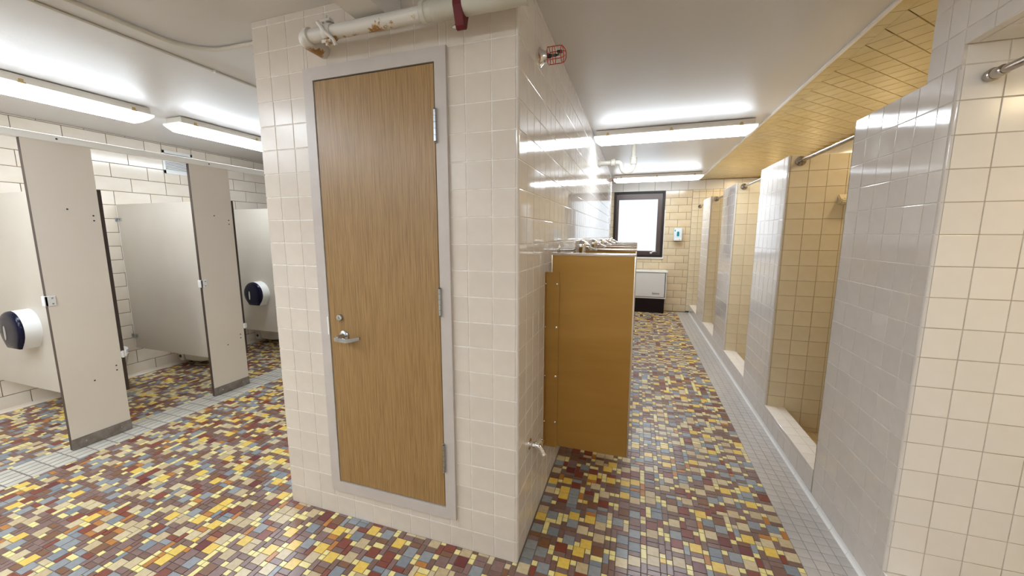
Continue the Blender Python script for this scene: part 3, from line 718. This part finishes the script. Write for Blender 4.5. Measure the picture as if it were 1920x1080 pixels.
# wall-hung toilets
def toilet(label, y):
    t = thing('toilet', label, 'toilet', (LX, y, 0.0), 'wall-hung toilets in the stalls')
    def bowl(bm):
        secs = []
        for z, x0, x1, hw in ((0.045, 0.08, 0.36, 0.10), (0.065, 0.05, 0.42, 0.125), (0.15, 0.04, 0.47, 0.14), (0.28, 0.02, 0.57, 0.165), (0.385, 0.02, 0.60, 0.182), (0.395, 0.03, 0.59, 0.175)):
            r = []
            for k in range(24):
                a = 2*PI*k/24; cx = (x0+x1)/2; rx = (x1-x0)/2; ca, sa = math.cos(a), math.sin(a)
                r.append(bm.verts.new((cx+rx*math.copysign(abs(ca)**(0.9 if ca > 0 else 0.5), ca), hw*math.copysign(abs(sa)**0.8, sa), z)))
            secs.append(r)
        inner = [bm.verts.new((0.36+(v.co.x-0.31)*0.62, v.co.y*0.70, 0.392)) for v in secs[-1]]
        deep = [bm.verts.new((0.34+(v.co.x-0.31)*0.3, v.co.y*0.35, 0.24)) for v in secs[-1]]
        secs += [inner, deep]
        for a, b in zip(secs, secs[1:]):
            for k in range(24): bm.faces.new((a[k], a[(k+1) % 24], b[(k+1) % 24], b[k]))
        bm.faces.new(secs[0][::-1]); bm.faces.new(secs[-1]); bmesh.ops.recalc_face_normals(bm, faces=bm.faces[:])
        box(bm, (0.0, -0.13, 0.04), (0.10, 0.13, 0.38), 0.02, 2)
    one('bowl', M['vitreous'], t, bowl, True)
    def seat(bm):
        o, i_ = [], []
        for k in range(28):
            a = 2*PI*k/28; o.append((0.36+0.235*math.cos(a), 0.185*math.sin(a))); i_.append((0.37+0.15*math.cos(a), 0.105*math.sin(a)))
        for (zz0, zz1) in ((0.396, 0.420),):
            A = [bm.verts.new((p[0], p[1], zz0)) for p in o]; Bv = [bm.verts.new((p[0], p[1], zz1)) for p in o]
            C = [bm.verts.new((p[0], p[1], zz1)) for p in i_]; D = [bm.verts.new((p[0], p[1], zz0)) for p in i_]
            for P, Q in ((A, Bv), (Bv, C), (C, D), (D, A)):
                for k in range(28): bm.faces.new((P[k], P[(k+1) % 28], Q[(k+1) % 28], Q[k]))
        bmesh.ops.recalc_face_normals(bm, faces=bm.faces[:])
    one('seat', M['white_plastic'], t, seat, True)
    def fv(bm):
        tube(bm, [(0.07, 0, 0.39), (0.07, 0, 0.62)], 0.016); tube(bm, [(0.0, 0, 0.66), (0.07, 0, 0.66)], 0.014)
        lathe(bm, (0.07, 0, 0.60), (0, 0, 1), [(0, 0.025), (0.02, 0.032), (0.08, 0.034), (0.10, 0.030), (0.11, 0.015)], 18)
        tube(bm, [(0.07, 0, 0.65), (0.13, 0, 0.645), (0.16, 0, 0.64)], 0.006, 8)
    one('flush_valve', M['chrome'], t, fv, True)
    one('bolt_cap', M['dirt'], t, lambda bm: lathe(bm, (0.06, -0.128, 0.10), (0, -1, 0), [(0, 0.018), (0.008, 0.016), (0.012, 0.006)], 12), True)
for yy, lb in ((0.51, 'wall-hung white toilet inside the stall behind the nearest open door'), (1.44, 'wall-hung white toilet whose underside shows below the bare divider'),
               (2.36, 'wall-hung white toilet showing below the dispenser divider next to the closet wall')): toilet(lb, yy)
# vent grille on the block wall
t = thing('vent_grille', 'white louvred vent grille high on the block wall behind the head rail', 'vent', (LX, 1.55, 2.235))
def vf(bm):
    a, b, c, d = -0.148, 0.148, -0.122, 0.122
    for lo, hi in (((0, a, c), (0.008, b, c+0.036)), ((0, a, d-0.030), (0.008, b, d)), ((0, a, c), (0.008, a+0.022, d)), ((0, b-0.022, c), (0.008, b, d))): box(bm, lo, hi, 0.001, 1)
one('frame', M['white_plastic'], t, vf)
one('duct_opening', M['dirt'], t, lambda bm: box(bm, (-0.002, -0.13, -0.09), (0.001, 0.13, 0.095)))
for k in range(12):
    z = -0.082+k*0.0148
    def sl(bm):
        vs = box(bm, (0.001, -0.127, z), (0.010, 0.127, z+0.0085))
        for v in vs:
            if v.co.x > 0.005: v.co.z -= 0.004
    one('slat', M['white_plastic'], t, sl)

# ================================================================== WINDOW AND HEATER
win = link(bpy.data.objects.new('window_1', None)); win['kind'] = 'structure'; win.location = (0.45, FY, WZ0)
def wr(p): return (p[0]-0.45, p[1]-FY, p[2]-WZ0)
def wbox(bm, lo, hi, bev=0.0): box(bm, wr(lo), wr(hi), bev, 1)
def frame_w(bm):
    a, b, c, d, t_ = WX0, WX1, WZ0, WZ1, 0.040
    for lo, hi in (((a, FY-0.020, c), (a+t_, FY+0.13, d)), ((b-t_, FY-0.020, c), (b, FY+0.13, d)), ((a+t_, FY-0.020, d-t_), (b-t_, FY+0.13, d)), ((a+t_, FY-0.020, c), (b-t_, FY+0.13, c+t_))): wbox(bm, lo, hi)
one('window_frame', M['brown_alu'], win, frame_w)
def sash_w(bm):
    a, b, c, d, t_ = WX0+0.04, WX1-0.04, WZ0+0.04, WZ1-0.04, 0.048
    for lo, hi in (((a, FY+0.012, c), (a+t_, FY+0.060, d)), ((b-t_-0.035, FY+0.012, c), (b, FY+0.060, d)), ((a+t_, FY+0.012, d-t_-0.06), (b-t_-0.035, FY+0.060, d)), ((a+t_, FY+0.012, c), (b-t_-0.035, FY+0.060, c+t_+0.03))): wbox(bm, lo, hi)
sash = one('sash', M['sash'], win, sash_w)
one('pane', M['window_light'], sash, lambda bm: box(bm, wr((WX0+0.07, FY+0.034, WZ0+0.07)), wr((WX1-0.07, FY+0.040, WZ1-0.08))), label='frosted glass pane full of daylight')
def whandle(bm):
    tube(bm, [wr((0.700, FY+0.010, 1.108)), wr((0.700, FY-0.018, 1.108))], 0.009, 12)
    tube(bm, [wr((0.700, FY-0.018, 1.106)), wr((0.715, FY-0.022, 1.126)), wr((0.745, FY-0.024, 1.138)), wr((0.790, FY-0.022, 1.140))], [0.009, 0.009, 0.008, 0.006], 10)
    box(bm, wr((0.682, FY+0.006, 1.094)), wr((0.722, FY+0.014, 1.124)), 0.002, 1)
one('handle', M['cream_plastic'], sash, whandle, True, label='pale cam handle at the bottom of the sash')
one('window_sill', M['white_sill'], win, lambda bm: wbox(bm, (WX0-0.02, FY-0.022, WZ0-0.028), (WX1+0.018, FY+0.10, WZ0-0.001), 0.004))
one('jamb_bead', M['white_sill'], win, lambda bm: wbox(bm, (WX1+0.001, FY-0.014, WZ0-0.02), (WX1+0.014, FY+0.02, WZ1-0.35), 0.002))
t = thing('heater_cabinet', 'white enamel convector heater with black base under the window', 'heater', (0.50, 6.125, 0))
one('cabinet', M['heater'], t, lambda bm: box(bm, (-0.49, -0.105, 0.270), (0.495, 0.120, 0.760), 0.004, 2))
one('top', M['white_sill'], t, lambda bm: box(bm, (-0.495, -0.118, 0.760), (0.508, 0.121, 0.788), 0.004, 2))
def gap_(bm):
    box(bm, (-0.47, -0.1075, 0.750), (0.470, -0.104, 0.757)); box(bm, (0.462, -0.1075, 0.300), (0.474, -0.104, 0.752)); box(bm, (-0.47, -0.1075, 0.296), (0.470, -0.104, 0.303))
one('panel_gap', M['dirt'], t, gap_)
one('front_panel', M['heater'], t, lambda bm: box(bm, (-0.462, -0.112, 0.304), (0.460, -0.104, 0.749), 0.002, 1))
one('base', M['black_base'], t, lambda bm: box(bm, (-0.48, -0.096, 0.0), (0.470, 0.118, 0.272)))
fc = bpy.data.curves.new('badge', 'FONT'); fc.body = 'Sabine'; fc.size = 0.050; fc.extrude = 0.0006; fc.shear = 0.25; fc.offset = 0.0006
fo = link(bpy.data.objects.new('badge_source', fc)); bpy.context.view_layer.update()
bme = bpy.data.meshes.new_from_object(fo.evaluated_get(bpy.context.evaluated_depsgraph_get())); bpy.data.objects.remove(fo)
bme.materials.clear(); bme.materials.append(M['ink'])
bo = link(bpy.data.objects.new('badge', bme), t); bo.location = (0.245, -0.1125, 0.352); bo.rotation_euler = (PI/2, 0, 0)

# soap dispenser on the far wall
t = thing('sanitizer_dispenser', 'pale plastic hand sanitizer dispenser with teal window on far block wall', 'dispenser', (1.150, FY, 1.34))
one('body', M['pale_clear'], t, lambda bm: box(bm, (-0.072, -0.095, 0.0), (0.072, 0.0, 0.235), 0.016, 3), True)
one('gel_window', M['teal'], t, lambda bm: prism(bm, [(-0.020, 0.085), (0.020, 0.085), (0.020, 0.145)]+[(0.020*math.cos(a), 0.150+0.022*math.sin(a)) for a in [PI*k/8 for k in range(9)]]+[(-0.020, 0.145)], 'y', -0.099, -0.090), label='teal arched gel window')
one('push_bar', M['white_plastic'], t, lambda bm: box(bm, (-0.060, -0.108, 0.004), (0.060, -0.090, 0.050), 0.006, 2), True)
one('label_mark', M['teal'], t, lambda bm: box(bm, (-0.060, -0.0965, 0.170), (-0.045, -0.094, 0.205)))
one('indicator', M['teal'], t, lambda bm: box(bm, (0.022, -0.1095, 0.022), (0.034, -0.1075, 0.034)))

# ================================================================== URINALS, SCREENS AND VALVES
def screen(label, y):
    t = thing('urinal_screen', label, 'urinal screen', (0, y, 0), 'steel urinal screens along the tiled wall')
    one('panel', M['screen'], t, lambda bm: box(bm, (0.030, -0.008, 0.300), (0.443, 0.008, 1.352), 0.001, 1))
    def edge(bm):
        box(bm, (0.028, -0.010, 1.345), (0.447, 0.010, 1.362), 0.004, 2)
        box(bm, (0.437, -0.010, 0.300), (0.447, 0.010, 1.352), 0.004, 2)
        box(bm, (0.026, -0.010, 0.300), (0.034, 0.010, 1.352), 0.003, 2)
    one('edge_trim', M['screen_edge'], t, edge, True)
    def brk(bm):
        box(bm, (0.0, -0.034, 0.292), (0.003, -0.010, 1.262)); box(bm, (0.0, -0.0135, 0.292), (0.072, -0.0095, 1.262))
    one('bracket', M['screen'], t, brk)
    for z in (0.44, 0.70, 0.97, 1.20):
        one('screw', M['chrome'], t, lambda bm: lathe(bm, (0.060, -0.0135, z), (0, -1, 0), [(0, 0.006), (0.003, 0.0055), (0.005, 0.002)], 12), True)
        one('screw', M['chrome'], t, lambda bm: lathe(bm, (0.003, -0.022, z), (1, 0, 0), [(0, 0.006), (0.003, 0.0055), (0.005, 0.002)], 12), True)
    return t
ord_ = ['nearest bronze-toned steel urinal screen with bright top edge by the hose spigot', 'second urinal screen from the spigot, its top edge just above the nearest one',
        'third urinal screen from the spigot, a thin steel top edge', 'fourth urinal screen from the spigot, a thin steel top edge',
        'fifth urinal screen from the spigot, a thin steel top edge', 'last urinal screen before the window end of the tiled wall']
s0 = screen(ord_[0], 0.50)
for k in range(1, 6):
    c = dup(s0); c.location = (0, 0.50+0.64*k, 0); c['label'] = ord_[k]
def urinal(y, label):
    t = thing('urinal', label, 'urinal', (0, y, 0), 'urinals between the screens')
    def body(bm):
        secs = []
        for z, dep, hw, lip in ((0.40, 0.10, 0.08, 0), (0.46, 0.26, 0.14, 0), (0.56, 0.34, 0.175, 0), (0.62, 0.35, 0.18, 0), (0.80, 0.20, 0.17, 0), (1.10, 0.15, 0.165, 0), (1.14, 0.13, 0.15, 0)):
            r = [(0.001, -hw)]
            for k in range(13):
                a = -PI/2+PI*k/12; r.append((dep*abs(math.cos(a))**0.6+0.002, hw*math.sin(a)))
            r.append((0.001, hw)); secs.append([bm.verts.new((p[0], p[1], z)) for p in r])
        n = len(secs[0])
        for a, b in zip(secs, secs[1:]):
            for k in range(n): bm.faces.new((a[k], a[(k+1) % n], b[(k+1) % n], b[k]))
        bm.faces.new(secs[0][::-1]); bm.faces.new(secs[-1]); bmesh.ops.recalc_face_normals(bm, faces=bm.faces[:])
    one('bowl', M['urinal'], t, body, True)
    one('basin_opening', M['vitreous'], t, lambda bm: lathe(bm, (0.21, 0, 0.655), (0.55, 0, 0.9), [(0.075, 0.12), (0.085, 0.13), (0.090, 0.12), (0.05, 0.09), (0.02, 0.02)], 20), True)
    def valve(bm):
        tube(bm, [(0.095, 0, 1.13), (0.095, 0, 1.375)], 0.012, 12)
        tube(bm, [(0.0, 0, 1.365), (0.095, 0, 1.365)], 0.014, 12)
        lathe(bm, (0.0, 0, 1.365), (1, 0, 0), [(0, 0.032), (0.004, 0.032), (0.010, 0.018)], 20)
        lathe(bm, (0.13, 0, 1.340), (0, 0, 1), [(0, 0.022), (0.010, 0.032), (0.040, 0.036), (0.060, 0.036), (0.074, 0.029), (0.082, 0.014)], 22)
        tube(bm, [(0.095, 0, 1.372), (0.13, 0, 1.372)], 0.018, 12)
        lathe(bm, (0.158, 0, 1.383), (1, 0, -0.1), [(0, 0.016), (0.018, 0.018), (0.024, 0.015), (0.030, 0.006)], 16)
        tube(bm, [(0.185, 0, 1.382), (0.205, 0, 1.372), (0.225, 0, 1.362)], [0.006, 0.006, 0.008], 10)
    one('flush_valve', M['chrome'], t, valve, True, label='polished chrome flush valve dome')
    return t
vl = ['white urinal with chrome flush valve behind the nearest steel screen', 'white urinal, its chrome valve second from the nearest screen', 'white urinal, its chrome valve third from the nearest screen',
      'white urinal, its chrome valve fourth from the nearest screen', 'white urinal, its chrome valve last in the line by the window']
u0 = urinal(0.82, vl[0])
for k in range(1, 5):
    c = dup(u0); c.location = (0, 0.82+0.64*k, 0); c['label'] = vl[k]
# hose spigot
t = thing('hose_spigot', 'chrome hose spigot low on the tiled wall before the screens', 'spigot', (0, 0.19, 0.466))
def flg(bm): lathe(bm, (0, 0, 0), (1, 0, 0), [(0, 0.027), (0.002, 0.027), (0.004, 0.024), (0.005, 0.016)], 24)
one('flange', M['chrome'], t, flg, True)
one('body', M['chrome'], t, lambda bm: (lathe(bm, (0.003, 0, 0), (1, 0, 0), [(0, 0.014), (0.02, 0.015), (0.028, 0.013)], 8), tube(bm, [(0.026, 0, 0.0), (0.040, 0, -0.002), (0.052, 0, -0.010), (0.060, 0, -0.024)], [0.013, 0.013, 0.012, 0.011], 14),
    lathe(bm, (0.057, 0, -0.018), (0.45, 0, -0.9), [(0, 0.013), (0.010, 0.014), (0.012, 0.012), (0.024, 0.012), (0.026, 0.0135), (0.030, 0.0125), (0.028, 0.009), (0.016, 0.008)], 16)), True)
one('stem', M['chrome'], t, lambda bm: lathe(bm, (0.032, 0, 0.002), (0.72, 0, 0.70), [(0, 0.010), (0.014, 0.011), (0.016, 0.009), (0.030, 0.009), (0.032, 0.0125), (0.042, 0.0125), (0.042, 0.0075), (0.034, 0.0065)], 18), True, label='hollow valve stem with missing handle')

# ================================================================== SPRINKLERS
def sprinkler(label, y, z):
    t = thing('fire_sprinkler', label, 'sprinkler', (0, y, z), 'caged wall sprinklers')
    one('escutcheon', M['chrome'], t, lambda bm: lathe(bm, (0, 0, 0), (1, 0, 0), [(0, 0.040), (0.002, 0.041), (0.006, 0.034), (0.016, 0.026), (0.020, 0.024), (0.034, 0.023), (0.036, 0.018)], 28), True)
    one('head', M['brass_dark'], t, lambda bm: (lathe(bm, (0.034, 0, 0), (1, 0, 0), [(0, 0.010), (0.014, 0.009), (0.018, 0.005)], 14),
        tube(bm, [(0.048, 0.009, 0), (0.064, 0.012, 0), (0.080, 0.004, 0)], 0.0018, 8), tube(bm, [(0.048, -0.009, 0), (0.064, -0.012, 0), (0.080, -0.004, 0)], 0.0018, 8),
        tube(bm, [(0.050, 0, 0), (0.080, 0, 0)], 0.0022, 8), box(bm, (0.080, -0.014, 0.002), (0.083, 0.014, 0.012)), box(bm, (0.076, -0.013, 0.010), (0.098, 0.013, 0.013))), True)
    def cage(bm):
        R_ = 0.036
        for k in range(4):
            a = PI/4+PI/2*k; e = Vector((0, math.cos(a), math.sin(a)))
            P = [Vector((0.036, 0, 0))+e*R_, Vector((0.092, 0, 0))+e*R_]+[Vector((0.092, 0, 0))+e*(R_*math.cos(b))+Vector((1, 0, 0))*(0.024*math.sin(b)) for b in [PI/2*j/6 for j in range(1, 7)]]
            tube(bm, P, 0.0017, 6)
        for x, rr_ in ((0.038, R_), (0.062, R_), (0.098, R_*0.96)):
            P = [Vector((x, rr_*math.cos(2*PI*j/20), rr_*math.sin(2*PI*j/20))) for j in range(21)]; tube(bm, P, 0.0016, 6, cap=False)
        tube(bm, [(0.038, -R_, 0), (0.038, R_, 0)], 0.0017, 6)
    one('guard_cage', M['red_wire'], t, cage, True, label='red wire guard cage')
sprinkler('wall sprinkler in a red wire cage near the closet corner', 0.325, 2.235)
sprinkler('small distant wall sprinkler beside the corridor fixture nearest the window', 4.734, 2.285)

# ================================================================== PIPES AT THE CEILING
PYp, PZ = -0.12, 2.243
t = thing('sprinkler_pipe', 'white rust-spotted pipe with red flange above the closet door', 'pipe', (-0.5, PYp, PZ))
def ps(x, y, z): return (x+0.5, y-PYp, z-PZ)
one('pipe', M['pipe_paint'], t, lambda bm: tube(bm, [ps(-0.855, PYp, PZ), ps(-0.10, PYp, PZ)], 0.0255, 24), True)
def elbow(bm):
    c = ps(-0.845, PYp+0.042, PZ); P = arc(c, (0, -1, 0), (-1, 0, 0), 0.042, 0, PI/2, 8)
    tube(bm, [ps(-0.835, PYp, PZ)]+P+[ps(-0.887, 0.004, PZ)], 0.029, 20)
    lathe(bm, ps(-0.856, PYp, PZ), (1, 0, 0), [(0, 0.0325), (0.018, 0.0325), (0.020, 0.028)], 22)
one('elbow', M['pipe_paint'], t, elbow, True)
def clampf(bm):
    lathe(bm, ps(-0.765, PYp, PZ), (1, 0, 0), [(0, 0.0300), (0.010, 0.0325), (0.030, 0.0325), (0.040, 0.0300)], 22)
    for s in (1, -1):
        box(bm, ps(-0.768, PYp-0.022, PZ+s*0.038-0.006), ps(-0.722, PYp+0.006, PZ+s*0.038+0.006), 0.002, 1)
        tube(bm, [ps(-0.745, PYp-0.016, PZ+s*0.055), ps(-0.745, PYp-0.016, PZ+s*0.022)], 0.006, 10)
    tube(bm, [ps(-0.765, PYp-0.038, PZ+0.024), ps(-0.740, PYp-0.036, PZ-0.010), ps(-0.712, PYp-0.020, PZ-0.036), ps(-0.705, PYp-0.014, PZ-0.058)], 0.007, 10)
one('clamp', M['pipe_paint'], t, clampf, True)
one('coupling', M['pvc'], t, lambda bm: lathe(bm, ps(-0.330, PYp, PZ), (1, 0, 0), [(0, 0.029), (0.006, 0.037), (0.022, 0.037), (0.026, 0.033), (0.048, 0.033), (0.052, 0.038), (0.068, 0.038), (0.074, 0.034), (0.139, 0.034)], 26), True)
def rflange(bm):
    P = [(0.032*math.cos(a), 0.032*math.sin(a)) for a in [math.radians(20+35*k) for k in range(5)]]
    pts = [(0.034*math.cos(math.radians(a)), 0.034*math.sin(math.radians(a))) for a in (-20, 0, 20)]
    pts += [(0.014*math.cos(math.radians(a)), 0.064+0.014*math.sin(math.radians(a))) for a in (20, 60, 90, 120, 160)]
    pts += [(0.034*math.cos(math.radians(a)), 0.034*math.sin(math.radians(a))) for a in (160, 180, 200)]
    pts += [(0.014*math.cos(math.radians(a)), -0.064+0.014*math.sin(math.radians(a))) for a in (200, 240, 270, 300, 340)]
    o = ps(-0.190, PYp, PZ); prism(bm, [(o[1]+p[0], o[2]+p[1]) for p in pts], 'x', o[0], o[0]+0.032)
one('red_flange', M['red'], t, rflange, label='dark red two-bolt flange')
one('valve_body', M['pvc'], t, lambda bm: lathe(bm, ps(-0.158, PYp, PZ), (1, 0, 0), [(0, 0.0345), (0.096, 0.0345), (0.098, 0.0355), (0.150, 0.0355), (0.152, 0.0345), (0.212, 0.0345), (0.216, 0.036), (0.226, 0.036), (0.228, 0.028)], 30), True)
for s in (1, -1):
    one('bolt', M['satin_steel'], t, lambda bm: lathe(bm, ps(-0.206, PYp, PZ-0.064*s), (1, 0, 0), [(0, 0.004), (0.006, 0.005), (0.008, 0.009), (0.016, 0.009)], 6))
# conduit on the ceiling
t = thing('ceiling_conduit', 'rust-flecked conduit curving across the ceiling to the closet wall', 'conduit', (-1.83, 0, H))
def cnd(bm):
    c = (0.20, -0.08, -0.013); P = [(0.0, -3.2, -0.013), (0.0, -0.10, -0.013)]+[tuple(p) for p in arc(c, (-1, 0, 0), (0, 1, 0), 0.20, 0.05, PI/2, 10)]+[(0.53, 0.128, -0.013)]
    tube(bm, P, 0.0105, 12)
one('tube', M['conduit'], t, cnd, True)
for xx, yy in ((0.44, 0.122), (0.0, -1.2)):
    one('strap', M['conduit'], t, lambda bm: box(bm, (xx-0.012, yy-0.020, -0.030), (xx+0.012, yy+0.020, 0.0), 0.004, 2))
t = thing('ceiling_cable', 'thin straight painted cable along the ceiling between the conduit and the fixtures', 'cable', (-2.00, 0, H))
one('cable', M['conduit'], t, lambda bm: tube(bm, [(0, -3.2, -0.006), (0, 6.2, -0.006)], 0.006, 8), True)
one('clip', M['rail'], t, lambda bm: box(bm, (-0.010, 0.30, -0.015), (0.010, 0.312, 0.0), 0.002, 1))
# drain trap in the corridor
t = thing('drain_trap', 'beige painted drain pipe with U-shaped trap hanging from the corridor ceiling', 'drain pipe', (0.37, 3.0, H))
zt_ = 2.235-H
def trap(bm):
    P = [(0, 0, 0.0), (0, 0, zt_+0.0)]
    P += [tuple(p) for p in arc((-0.062, 0, zt_-0.045), (1, 0, 0), (0, 0, -1), 0.062, 0, PI, 12)]
    P += [tuple(p) for p in arc((-0.164, 0, zt_-0.040), (1, 0, 0), (0, 0, 1), 0.040, 0, PI/2, 6)]
    P += [(-0.37, 0, zt_)]
    tube(bm, P, 0.026, 18)
one('pipe', M['pvc'], t, trap, True)
one('upper_collar', M['pvc'], t, lambda bm: lathe(bm, (0, 0, zt_-0.03), (0, 0, 1), [(0, 0.030), (0.004, 0.034), (0.060, 0.034), (0.064, 0.038), (0.076, 0.038), (0.080, 0.030)], 22), True)
one('side_collar', M['pvc'], t, lambda bm: lathe(bm, (-0.19, 0, zt_), (-1, 0, 0), [(0, 0.030), (0.004, 0.037), (0.044, 0.037), (0.048, 0.030)], 22), True)
one('wall_collar', M['pvc'], t, lambda bm: lathe(bm, (-0.369, 0, zt_), (1, 0, 0), [(0, 0.036), (0.020, 0.034), (0.024, 0.027)], 22), True)

# ================================================================== SHOWER RODS AND SOAP DISH
rl = ['steel shower rod over the nearest stall opening at the photo edge', 'steel shower rod over the stall opening with the soap dish', 'steel shower rod over the third stall opening',
      'steel shower rod over the fourth stall opening', 'steel shower rod at the last stall by the window wall']
for i, (a, b, zt) in enumerate(OPEN):
    y0, y1 = (max(a, -2.15), b-0.006) if i == 0 else (a, b if i < 4 else FY-0.012)
    ym = (y0+y1)/2; t = thing('shower_rod', rl[i], 'shower rod', (1.495, ym, 1.957), 'shower curtain rods')
    hl = (y1-y0)/2
    one('rod', M['rod_steel'], t, lambda bm: tube(bm, [(0, -hl+0.004, 0), (0, hl-0.004, 0)], 0.0125, 18), True)
    for s in (-1, 1):
        prof = [(0, 0.033), (0.004, 0.033), (0.010, 0.029), (0.020, 0.018), (0.024, 0.0135)] if i else [(0, 0.019), (0.016, 0.020), (0.018, 0.0165), (0.050, 0.0165), (0.052, 0.0135)]
        one('flange', M['rod_steel'], t, lambda bm: lathe(bm, (0, s*(hl-0.0005), 0), (0, -s, 0), prof, 26), True)
t = thing('soap_dish', 'ceramic soap dish on the tan wall inside the second shower stall', 'soap dish', (1.80, 1.766, 1.655))
def dish(bm):
    P = [(0.0, 0.0), (-0.050, 0.004), (-0.066, 0.020), (-0.062, 0.034), (-0.030, 0.040), (0.0, 0.075)]
    prism(bm, [(p[0], p[1]) for p in P], 'x', -0.070, 0.070)
    es = [e for e in bm.edges if e.calc_face_angle(0) > 0.6]; bmesh.ops.bevel(bm, geom=es, offset=0.006, segments=2, affect='EDGES')
one('dish', M['tile_shower'], t, dish, True)
one('basin', M['pan'], t, lambda bm: prism(bm, [(-0.056, 0.032), (-0.034, 0.0445), (-0.034, 0.040), (-0.056, 0.028)], 'x', -0.045, 0.045))
